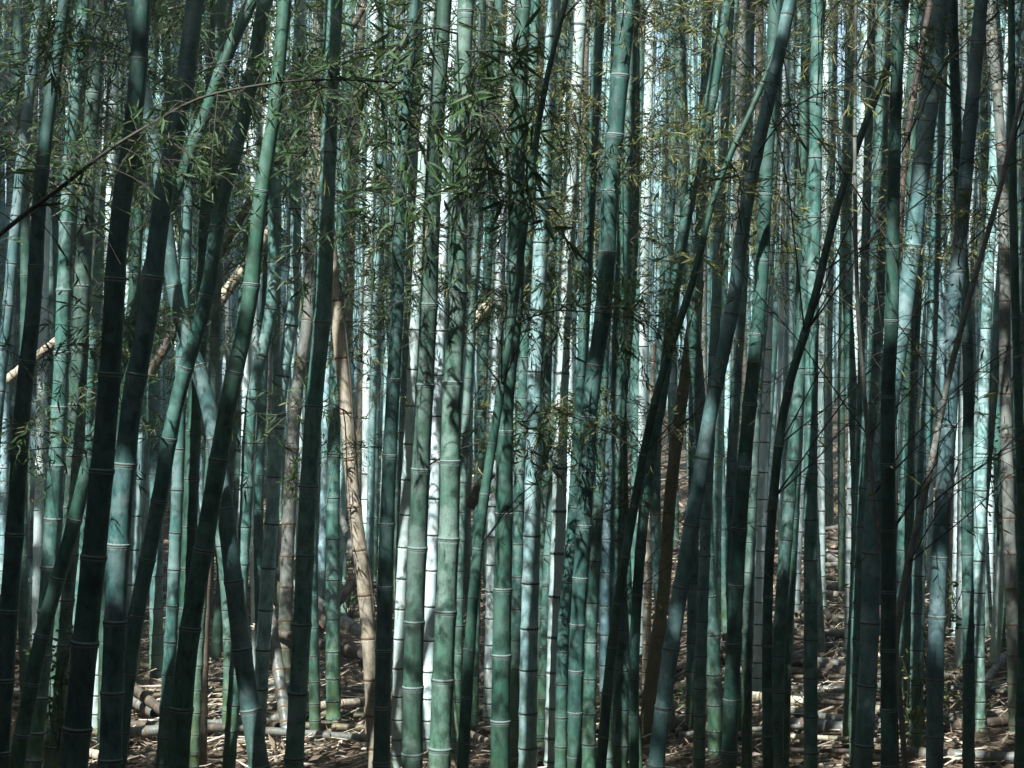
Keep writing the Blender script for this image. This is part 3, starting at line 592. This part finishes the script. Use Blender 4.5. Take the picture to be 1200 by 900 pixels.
# two near culms outside the frame whose sprays hang into it; their leaves are large enough to be built one by one
LEAF = []
for i in range(6):
    rr = np.random.default_rng(50+i); V, Fc, tn = leaves_arrays(np.zeros((1, 3)), np.array([[1., 0, 0]]), np.array([1.0]), np.array([.15]), rr, np.array([rr.random()*.8]))
    LEAF.append(mesh('leaf', V, Fc, [M['leaf_dark']], smooth=False, attrs={'tone': tn}))
def split_branch(root, base, pts3, r0, ntw, lpt, seed, leafL=.12):
    rng = np.random.default_rng(seed); pts3 = np.array(pts3, float)
    t = np.linspace(0, 1, 24); s = np.linspace(0, 1, len(pts3)); pts = np.stack([np.interp(t, s, pts3[:, k]) for k in range(3)], 1)
    for _ in range(2): pts[1:-1] = (pts[:-2]+pts[1:-1]+pts[2:])/3
    Vs, Fs, off = [], [], 0
    V, Fq = tube(pts, r0*(1-.7*t), 6); Vs.append(V); Fs.append(Fq); off = len(V); LP, LD = [], []
    for k in range(ntw):
        u = .08+.92*(k+rng.random()*.6)/ntw; p = np.array([np.interp(u, t, pts[:, q]) for q in range(3)])
        ax = rng.normal(size=3)*np.array([.8, .5, .8])+(pts[-1]-pts[0])/np.linalg.norm(pts[-1]-pts[0])*.5; ax /= np.linalg.norm(ax)
        tl = rng.uniform(.12, .34); tt = np.linspace(0, 1, 5); tp = p+ax*tl*tt[:, None]+np.array([0, 0, -1])*(tl*.45*tt**2)[:, None]
        V, Fq = tube(tp, .0022*(1-.7*tt)+.0005, 4); Vs.append(V); Fs.append(Fq+off); off += len(V)
        for q in range(max(1, int(rng.poisson(lpt)))):
            uu = rng.uniform(.4, 1); LP.append([np.interp(uu, tt, tp[:, z]) for z in range(3)]); LD.append(ax*.7+rng.normal(size=3)*.7+np.array([0, 0, -.6]))
    b = obj('branch', mesh('branch', np.concatenate(Vs)-np.array(base), np.concatenate(Fs), [M['bark']]), root)
    for p, dd in zip(LP, LD):
        o = obj('leaf', LEAF[int(rng.integers(6))], b, Vector(p)-Vector(base)); o.rotation_mode = 'QUATERNION'
        o.rotation_quaternion = Vector(dd).to_track_quat('X', 'Z') @ Quaternion((1, 0, 0), rng.uniform(0, 6.28)); o.scale = (leafL*rng.uniform(.6, 1.2),)*3
h = HERO[hero('right one of the pair')]
for k, (x0, y0, pts_) in enumerate([(538, 40, [(538, 40), (500, 30), (440, 90), (400, 150)]), (541, 130, [(541, 130), (580, 130), (612, 190), (628, 275)]), (543, 95, [(543, 95), (560, 110), (570, 180), (575, 240)]), (540, 60, [(540, 60), (600, 60), (640, 130)]), (537, 120, [(537, 120), (500, 120), (470, 180), (450, 240)])]):
    split_branch(h['root'], h['base'], [tuple(P(a, b_, 8.7-.35*min(j, 2))) for j, (a, b_) in enumerate(pts_)], .006, 24, 4.6, 900+k, .135)
# off-frame culm at the left that carries the long dark branch across the upper left
bx = P(-60, 1050, 7.0); zz = np.linspace(gz(bx.x, 7.0)-.05, 11, 40); path = np.stack([bx.x+.02*(zz-1), 7.0+0*zz, zz], 1)
me, nodes = culm_mesh('stem', path-path[0], .05, .02, M['dark'], k=1.0)
root = obj('bamboo', None, None, tuple(path[0]), label='culm just outside the left edge that carries the long dark branch', category='bamboo', group='standing bamboo culms of the grove')
obj('stem', me, root)
split_branch(root, tuple(path[0]), [tuple(P(a, b_, 7.0+.1*math.sin(a))) for a, b_ in [(-58, 320), (0, 276), (40, 240), (66, 227), (110, 186), (150, 160), (185, 142), (230, 112), (262, 108), (330, 93), (400, 92), (470, 97)]], .011, 60, 3.0, 950, .085)

# ------------------------------------------------------------------ ground
gx = np.concatenate([[-400, -150, -60, -30], np.arange(-18, 18.01, .16), [30, 60, 150, 400]])
gd = np.concatenate([[-200, -60, -20, -5, 0, 3, 5, 7], np.arange(8, 30, .16), np.arange(30, 50, .6), [60, 75, 90, 150, 400, 900]])
V = []
for d in gd:
    for xx in gx:
        z = gz(float(xx), float(d)) if 6 < d < 60 else float(np.interp(d, PD, PZ))
        if abs(xx) < 19 and 8 <= d < 40: z += mnoise.noise((xx*4, d*4, 9))*.03
        V.append((xx, d, z))
nx = len(gx); i = np.arange(len(gd)-1)[:, None]*nx; j = np.arange(nx-1)[None, :]
Fg = np.stack([i+j, i+j+1, i+nx+j+1, i+nx+j], -1).reshape(-1, 4)
obj('ground', mesh('ground', V, Fg, [M['ground']]), None, kind='structure')
# litter: dry leaves and twigs
n = 60000
d = 8+22*NP.random(n)**1.2; X = (NP.random(n)*2-1)*(.36*d+.5); z = np.array([gz(a, b_) for a, b_ in zip(X.tolist(), d.tolist())])+NP.random(n)*.045+.01
L = NP.uniform(.05, .15, n); dirs = NP.normal(size=(n, 3))*np.array([1, 1, .28])
V, Fc, tn = leaf_cards(np.stack([X, d, z], 1), dirs, L, L*NP.uniform(.1, .35, n), NP)
obj('leaf_litter', mesh('leaf_litter', V, Fc, [M['litter']], smooth=False, attrs={'tone': tn}), None, kind='stuff', label='dry tan leaf litter strewn over the slope', category='litter')
Vs, Fs, off = [], [], 0
for k in range(1500):
    d = RNG.uniform(9, 27); X = RNG.uniform(-.34, .34)*d; a = RNG.gauss(0, .7); L = RNG.uniform(.2, 1.0); t = np.linspace(-.5, .5, 4)
    xs = X+np.cos(a)*L*t; ds = d+np.sin(a)*L*t; zs = [gz(p, q)+.02+RNG.random()*.05 for p, q in zip(xs, ds)]; zs = np.array(zs)+t*RNG.uniform(-.1, .25)
    V, Fq = tube(np.stack([xs+t*t*RNG.uniform(-.2, .2), ds, zs], 1), RNG.uniform(.003, .009)*(1-.4*np.abs(t)), 4); Vs.append(V); Fs.append(Fq+off); off += len(V)
tw = mesh('twig_litter', np.concatenate(Vs), np.concatenate(Fs), [M['tan']], attrs={'seg': np.zeros(off), 'hgt': np.full(off, 2.)})
obj('twig_litter', tw, None, kind='stuff', label='thin dry twigs scattered across the litter', category='twigs')

# ------------------------------------------------------------------ fallen and leaning dead culms
def fallen(p0, p1, r0, r1, look, label, sag=0.0, group='dead bamboo culms lying and leaning in the grove'):
    p0 = np.array(p0); p1 = np.array(p1); t = np.linspace(0, 1, 14)
    side = np.array([0, 0, 1.0])
    path = p0+(p1-p0)*t[:, None]+side*(sag*4*(t-t*t))[:, None]
    me, nodes = culm_mesh('stem', path-path[0], r0, r1, M[look], seg=10, k=.8, h0=2.0)
    root = obj('fallen_bamboo', None, None, tuple(path[0]), label=label, category='fallen bamboo', group=group)
    obj('stem', me, root)
    # broken ends: a jagged rim of splinters round a hollow
    for e, (q, rr, dv) in enumerate(((path[-1], r1, path[-1]-path[-2]), )):
        Vv, Ff = [], []; rg = RNG
        for a in range(10):
            th = a*.628; ln = rg.uniform(.2, 1.6)*rr
            Vv += [(rr*.97*math.cos(th), rr*.97*math.sin(th), -.01), (rr*.97*math.cos(th+.628), rr*.97*math.sin(th+.628), -.01), (rr*.93*math.cos(th+.3), rr*.93*math.sin(th+.3), ln), (rr*.75*math.cos(th+.3), rr*.75*math.sin(th+.3), -.01)]
            k = len(Vv)-4; Ff += [(k, k+1, k+2), (k+1, k+3, k+2), (k+3, k, k+2)]
        o = obj('broken_end', mesh('broken_end', Vv, Ff, [M['tan']], smooth=False, attrs={'seg': np.zeros(len(Vv)), 'hgt': np.full(len(Vv), 2.)}), root, Vector(q)-Vector(path[0]))
        o.rotation_mode = 'QUATERNION'; o.rotation_quaternion = Vector(dv).to_track_quat('Z', 'Y')
    for s, p, tt, r in nodes:
        o = obj('node', RING['tan'], root, Vector(p)); o.rotation_mode = 'QUATERNION'; o.rotation_quaternion = Vector(tt).to_track_quat('Z', 'Y'); o.scale = (r, r, r)
def ppx(x, y, d): return tuple(P(x, y, d))
FL = [
 ((172,444,13.0), (425,10,13.3), .040, .03, 'brown', 'long dead brown culm leaning diagonally behind the upper left culms', .0),
 ((256,355,12.2), (320,266,12.3), .042, .04, 'tan', 'short broken tan pole leaning behind the black leaning culms', 0),
 ((8,446,12.6), (66,400,12.6), .038, .034, 'tan', 'tan broken pole slanting near the left edge', 0),
 ((532,408,12.1), (577,352,12.0), .046, .044, 'tan', 'broken tan pole with a splintered end right of the mottled pair', 0),
 ((549,594,12.4), (573,555,12.4), .046, .044, 'brown', 'stub of brown pole low behind the slender dark centre culm', 0),
 ((470,775,14.5), (318,668,15.5), .058, .05, 'grey', 'big grey log sloping down behind the smooth dark teal culm', 0),
 ((360,758,15.6), (428,668,16.2), .055, .05, 'brown', 'brown log crossing over the big grey sloping log', .05),
 ((340,880,12.6), (316,715,13.2), .05, .045, 'grey', 'whitish weathered stump leaning left of the smooth dark teal culm', 0),
 ((430,700,16.5), (398,600,17.5), .04, .035, 'grey', 'grey stick leaning behind the dead tan split culm', 0),
 ((455,775,14.2), (300,735,14.9), .05, .04, 'brown', 'dark log lying low below the big grey sloping log', .0),
 ((182,835,13.4), (134,810,13.9), .05, .04, 'grey', 'short grey log on the litter right of the thick left culms', 0),
 ((148,800,13.8), (212,850,13.0), .045, .035, 'brown', 'short brown log angled on the litter at lower left', 0),
 ((0,716,18.6), (78,708,18.8), .07, .06, 'brown', 'thick dark log at the left edge on the slope', 0),
 ((0,668,20.5), (70,655,21), .06, .05, 'brown', 'upper dark log at the left edge, higher on the slope', 0),
 ((14,740,17), (62,775,16), .04, .03, 'tan', 'straw coloured stick fan at the left edge, lower piece', 0),
 ((320,800,15), (440,850,13.5), .012, .008, 'tan', 'thin straw cane lying across bare litter at left centre', 0),
 ((870,826,14.0), (1000,838,13.8), .06, .05, 'brown', 'long dark log lying level behind the plain straight green culm', 0),
 ((925,858,13.0), (1004,872,12.8), .06, .055, 'grey', 'grey log lying level, lower of the two by the straight green culm', 0),
 ((925,780,15.4), (1002,812,14.8), .055, .045, 'brown', 'brown log sloping down towards the chalky blue culm', 0),
 ((930,700,19.0), (1000,745,17.4), .05, .04, 'brown', 'brown stick in the sunlit litter patch, sloping right', 0),
 ((940,640,23), (1000,668,21.5), .05, .04, 'grey', 'grey stick high in the sunlit litter patch', 0),
 ((935,600,25.5), (985,580,26.5), .055, .05, 'brown', 'dark stick at the top of the brown slope gap', 0),
 ((1060,885,12.2), (1196,898,12.1), .05, .045, 'grey', 'grey log lying along the bottom right corner', 0),
 ((1040,874,12.7), (1190,862,13.0), .045, .04, 'brown', 'brown log lying just above the bottom right grey log', 0),
 ((1150,835,14.2), (1178,772,15.6), .045, .04, 'grey', 'weathered grey stick lying downslope near the right edge', 0),
 ((1105,800,14.8), (1185,836,13.9), .04, .03, 'brown', 'dark stick sloping to the right edge above the logs', 0),
 ((780,815,14.6), (858,790,15.2), .055, .05, 'brown', 'brown log beneath the bowed teal culm, upper one', 0),
 ((770,858,13.3), (850,880,12.8), .055, .05, 'brown', 'dark log beneath the bowed teal culm, lower one', 0),
 ((765,640,23), (812,665,22), .05, .04, 'grey', 'grey stick in the debris gap right of the crossing pair', 0),
 ((762,590,26.5), (806,600,26), .05, .045, 'brown', 'brown stick high in the debris gap right of the crossing pair', 0),
 ((500,800,14.8), (560,835,13.8), .04, .035, 'brown', 'dark stick behind the lit mottled culm, sloping right', 0),
 ((555,770,16), (585,840,14), .04, .03, 'brown', 'dark stick leaning downslope left of the broad dark centre culm', 0),
 ((540,875,12.8), (600,850,13.4), .045, .04, 'brown', 'short log at the bottom near the broad dark centre culm', 0),
 ((700,872,12.8), (760,830,13.8), .045, .04, 'brown', 'brown log behind the feet of the crossing pair', 0),
]
for a, b_, r0, r1, look, label, sag in FL:
    p0, p1 = P(*a), P(*b_)
    if a[1] > 590 and 'stump' not in label and 'leaning behind' not in label:
        for p in (p0, p1): p.z = max(p.z, gz(p.x, p.y)+r0*.8)
    fallen(tuple(p0), tuple(p1), r0, r1, look, label, sag)
where = [(0, 'the left corner culm'), (90, 'the thickest black culm'), (200, 'the black right leaning culm'), (330, 'the smooth dark teal culm'), (440, 'the dead tan split culm'), (560, 'the broad dark centre culm'), (690, 'the crossing pair'), (820, 'the bowed teal culm'), (930, 'the plain straight culm'), (1030, 'the vertical black culm'), (1110, 'the pale grey footed culm')]
cn = {}
for k in range(170):
    y = RNG.uniform(540, 898); x = RNG.choice([RNG.uniform(0, 90), RNG.uniform(200, 480), RNG.uniform(740, 1200), RNG.uniform(920, 1010), RNG.uniform(0, 1200)]); d = depth_of(y)
    L = RNG.uniform(.5, 2.8); a = RNG.gauss(0, .8); r = RNG.uniform(.014, .045); X = (x-600)/F*d
    q = []
    for s in (-.5, .5):
        xx, dd = X+math.cos(a)*L*s, d+math.sin(a)*L*s; q.append((xx, dd, gz(xx, dd)+r*.9+RNG.uniform(0, .09)))
    look = RNG.choice(['brown', 'brown', 'grey', 'tan', 'olive']); size = 'thick' if r > .032 else ('slim' if r > .022 else 'thin'); pos = 'up the slope' if y < 680 else ('midway upslope' if y < 790 else 'on the low ground')
    wn_ = [b_ for a_, b_ in where if a_ <= x][-1]
    key = (size, look, pos, wn_); cn[key] = cn.get(key, 0)+1
    nth = '' if cn[key] == 1 else ORD[cn[key]-1]+' '
    tone = {'brown': 'brown', 'grey': 'grey', 'tan': 'straw coloured', 'olive': 'olive'}[look]
    fallen(q[0], q[1], r, r*.85, look, f'{nth}{size} {tone} fallen pole {pos} near {wn_}')

# hanging strip of split bark on the tan culm
h = HERO[hero('sunlit dead tan')]; ys = np.linspace(330, 850, 30)
V, Fq = tube(np.array([tuple(P(float(h['f'](y))+7.5+1.5*math.sin(y*.02), y, 10.52)) for y in ys])-np.array(h['base']), np.full(30, .006), 6)
obj('split_strip', mesh('split_strip', V, Fq, [M['brown']], attrs={'seg': np.zeros(len(V)), 'hgt': np.full(len(V), 2.)}), h['root'], label='dark strip peeling along the split side')

# ------------------------------------------------------------------ undergrowth and climbing leaves
def shrub(x, y, d, hgt, wid, nl, label, name='shrub', mt='leaf_bright', ls=.05, onculm=None, group=None):
    rng = np.random.default_rng(int(x*7+y)); X = (x-600)/F*d; z0 = gz(X, d) if onculm is None else P(x, y, d).z
    root = obj(name, None, None, (X, d, z0), label=label, category='shrub' if name == 'shrub' else 'vine')
    Vs, Fs, off = [], [], 0; LP, LD = [], []
    for s in range(9 if name == 'shrub' else 3):
        a = rng.uniform(0, 6.28); t = np.linspace(0, 1, 9); lean = rng.uniform(.1, wid)
        pts = np.stack([np.cos(a)*lean*t**1.3+.02*np.sin(9*t+s), np.sin(a)*lean*t**1.3, hgt*t*rng.uniform(.6, 1)], 1)
        V, Fq = tube(pts, .004*(1-.6*t)+.001, 5); Vs.append(V); Fs.append(Fq+off); off += len(V)
        for q in range(nl//(9 if name == 'shrub' else 3)):
            u = rng.uniform(.12, 1); p = np.array([np.interp(u, t, pts[:, k]) for k in range(3)]); dd = rng.normal(size=3)*np.array([1, 1, .5]); dd /= np.linalg.norm(dd)
            LP.append(p+dd*rng.uniform(.01, .12)); LD.append(dd)
    obj('stem', mesh('stem', np.concatenate(Vs), np.concatenate(Fs), [M['bark']]), root)
    n = len(LP); L = ls*rng.uniform(.6, 1.3, n); V, Fc, tn = leaves_arrays(np.array(LP), np.array(LD), L, L*.45, rng)
    obj('leaves', mesh('leaves', V, Fc, [M[mt]], smooth=False, attrs={'tone': tn}), root, kind='stuff')
shrub(1088, 800, 13.4, 1.15, .35, 320, 'dark leafy shrub at the foot of the culm left of the thick dusty blue one', mt='leaf_dark')
shrub(1072, 880, 12.4, .75, .3, 200, 'low green shrub at the bottom, right of the vertical near black culm', mt='leaf')
shrub(1128, 760, 16.5, 1.0, .3, 120, 'small green sapling on the litter between the dusty blue and pale grey culms')
shrub(1168, 640, 15.0, 1.5, .12, 150, 'bright green climbing vine lit beside the dark slim culm near the right edge', 'vine', onculm=1)
shrub(66, 880, 11.2, 1.2, .16, 260, 'dark ivy on the broad green culm near the lower left corner', 'vine', 'leaf_dark', .05, onculm=1)
shrub(58, 560, 19, 1.2, .3, 60, 'bright sprig of leaves behind the dusty blue culm at left', 'shrub')
shrub(410, 690, 18, .9, .35, 130, 'small green shrub glimpsed right of the dead tan split culm')
shrub(545, 640, 20, .8, .3, 80, 'small green plant glimpsed right of the thick mottled pair')
shrub(812, 812, 13.9, .3, .2, 60, 'low bright green seedling beside the bowed teal culm')
shrub(856, 600, 24, 1.3, .4, 130, 'dark green bush in the debris gap left of the thick dark leaning culm', mt='leaf')
shrub(950, 840, 13.4, .3, .25, 50, 'tiny green seedling by the plain straight green culm', mt='leaf')
shrub(1140, 850, 13.2, .4, .3, 60, 'tiny green seedling below the slightly bent teal culm')

# ------------------------------------------------------------------ unseen canopy and thicket, added to shade the grove and place sun patches
S3 = np.array(SUN); S3 = S3/np.linalg.norm(S3); U3 = np.cross(S3, [0, 0, 1.0]); U3 /= np.linalg.norm(U3); W3 = np.cross(S3, U3)
def near_ray(Pc, rad):
    """which leaves would stand within rad of a sunbeam that reaches a lit spot (grid on the plane across the beams)"""
    c_ = rad*.5; Q = np.array([tuple(q) for q in LIT]); q2 = np.stack([Q @ U3, Q @ W3], 1)/c_; cells = set()
    for du in range(-2, 3):
        for dv in range(-2, 3):
            if du*du+dv*dv <= 5: k_ = np.floor(q2).astype(np.int64)+[du, dv]; cells.update((k_[:, 0]*100003+k_[:, 1]).tolist())
    p2 = np.floor(np.stack([Pc @ U3, Pc @ W3], 1)/c_).astype(np.int64)
    return np.isin(p2[:, 0]*100003+p2[:, 1], np.fromiter(cells, np.int64))
def accept_canopy(Pc):
    t = (Pc[:, 2]-3.2)/SUN.z; Mx = Pc[:, 0]-SUN.x*t; Md = Pc[:, 1]-SUN.y*t
    keep = np.ones(len(Pc), bool); r = NP.random(len(Pc))
    xi = 600+Mx/np.maximum(Md, 1)*F
    nz = np.array([mnoise.noise((a*.55, b_*.55, 3.3))+.5*mnoise.noise((a*1.7, b_*1.7, 8.3)) for a, b_ in zip(Mx.tolist(), Md.tolist())])
    back = np.clip((Md-12.0)/3.0, 0, 1)
    side = np.clip(np.abs(xi-640)/520, 0, 1)**2
    dens = 1-back*(.84-.66*side)
    dens = np.clip(dens+back*nz*.9, .06, 1); dens = np.where((xi < 210) & (back > 0), np.maximum(dens, .88), dens); dens = np.where((np.abs(xi-640) < 330) & (Md > 10.8), dens*np.interp(np.abs(xi-640), [130, 330], [.10, .8]), dens)
    t = (Pc[:, 2]-6.3)/SUN.z; Mx = Pc[:, 0]-SUN.x*t; Md = Pc[:, 1]-SUN.y*t; xh = 600+Mx/np.maximum(Md, 1)*F
    dens = np.where((Md > 9) & (xh > -150) & (xh < 340), np.maximum(dens, .95), dens); dens = np.where((Md > 9) & (xh > 1040), np.maximum(dens, .7), dens)
    keep = r < dens
    return keep & ~near_ray(Pc, .17)  # clears canopy leaves from the beams of the chosen lit spots
n = 440000
Pc = np.stack([NP.uniform(-24, 19, n), NP.uniform(-10, 48, n), 8.6+5.5*NP.random(n)], 1)
front = Pc[:, 1] > 14; Pc[front, 2] += (Pc[front, 1]-14)*.16
k = accept_canopy(Pc); Pc = Pc[k]
SH_ = []            # leaves added in the sunbeams to keep near culms and upper left in shade
for h in HERO:
    for y in range(-10, 900 if not h.get('filler') else 330, 20):
        if h.get('filler') and h['x450'] > 330: break
        xx = float(h['f'](y)) if not h.get('filler') else h['x450']
        if (h['d'] < 9.95 and xx < 470 and 'smooth dark teal' not in h['label']) or (h['d'] < 9.2 and h['look'] == 'dark') or (xx < 330 and y < 330):
            q = P(xx, y, h['d'])
            for _ in range(5):
                t = (RNG.uniform(8.8, 13.5)-q.z)/SUN.z; SH_.append(tuple(q+SUN*t+Vector((RNG.gauss(0, .10), RNG.gauss(0, .10), RNG.gauss(0, .08)))))
SH_ = np.array(SH_); SH_ = SH_[~near_ray(SH_, .15)]; Pc = np.concatenate([Pc, SH_])
L = NP.uniform(.2, .36, len(Pc))*np.where(Pc[:, 1] < 5.5, 1.25, 1.0)*np.where(Pc[:, 0] < -6, 1.15, 1.0); dirs = NP.normal(size=(len(Pc), 3))*np.array([1, 1, .45])
t = (Pc[:, 2]-6.3)/SUN.z; Md = Pc[:, 1]-SUN.y*t; xh = 600+(Pc[:, 0]-SUN.x*t)/np.maximum(Md, 1)*F
L = L*np.where((Md > 8) & (xh > -250) & (xh < 330), 1.5, 1.0)*np.where((Md > 8) & (xh > 1080), 1.25, 1.0)
V, Fc, tn = leaf_cards(Pc-dirs/np.linalg.norm(dirs, axis=1)[:, None]*L[:, None]*.5, dirs, L, L*.36, NP)
obj('shading_canopy', mesh('shading_canopy', V, Fc, [M['leaf_dark']], smooth=False, attrs={'tone': tn*.8}), None, kind='stuff', label='leafy bamboo canopy closing overhead', category='foliage')
n = 270000; a = NP.uniform(0, 1, n); X = np.where(a < .4, NP.uniform(-17, 17, n), np.where(a < .8, NP.uniform(-18, -11, n), NP.uniform(12.5, 18, n))); Y = np.where(a < .4, NP.uniform(-10, -4, n), NP.uniform(-8, 33, n))  # unseen leaf walls added to keep side and rear skylight off the culms
Z = NP.uniform(.2, 9.5, n); Pc = np.stack([X, Y, Z], 1)
Pc = Pc[~near_ray(Pc, .2)]; L = NP.uniform(.3, .5, len(Pc)); dirs = NP.normal(size=(len(Pc), 3))
V, Fc, tn = leaf_cards(Pc, dirs, L, L*.32, NP)
obj('shading_thicket', mesh('shading_thicket', V, Fc, [M['leaf_dark']], smooth=False, attrs={'tone': tn*.8}), None, kind='stuff', label='leafy bamboo thicket around the viewpoint', category='foliage')
# ------------------------------------------------------------------ the light haze in the air of the grove
hv = bpy.data.materials.new('haze'); hv.use_nodes = True; hn = hv.node_tree; hn.nodes.clear()
ho = hn.nodes.new('ShaderNodeOutputMaterial'); pv = hn.nodes.new('ShaderNodeVolumePrincipled')
pv.inputs['Color'].default_value = (.78, .96, .98, 1); pv.inputs['Density'].default_value = .0032; pv.inputs['Anisotropy'].default_value = 0.1
hn.links.new(pv.outputs[0], ho.inputs['Volume'])
x0, x1, y0, y1, z0, z1 = -402, 402, -202, 902, -6.5, 20
V = [(x, y, z) for z in (z0, z1) for (x, y) in ((x0, y0), (x1, y0), (x1, y1), (x0, y1))]
obj('haze', mesh('haze', V, [(0, 3, 2, 1), (4, 5, 6, 7), (0, 1, 5, 4), (1, 2, 6, 5), (2, 3, 7, 6), (3, 0, 4, 7)], [hv], smooth=False), None, kind='stuff', label='thin pale haze hanging in the grove', category='haze')
print('branches', NBR[0], 'lit', len(LIT), 'objects', len(bpy.data.objects), 'heroes', len(H), 'fillers', len(fill))
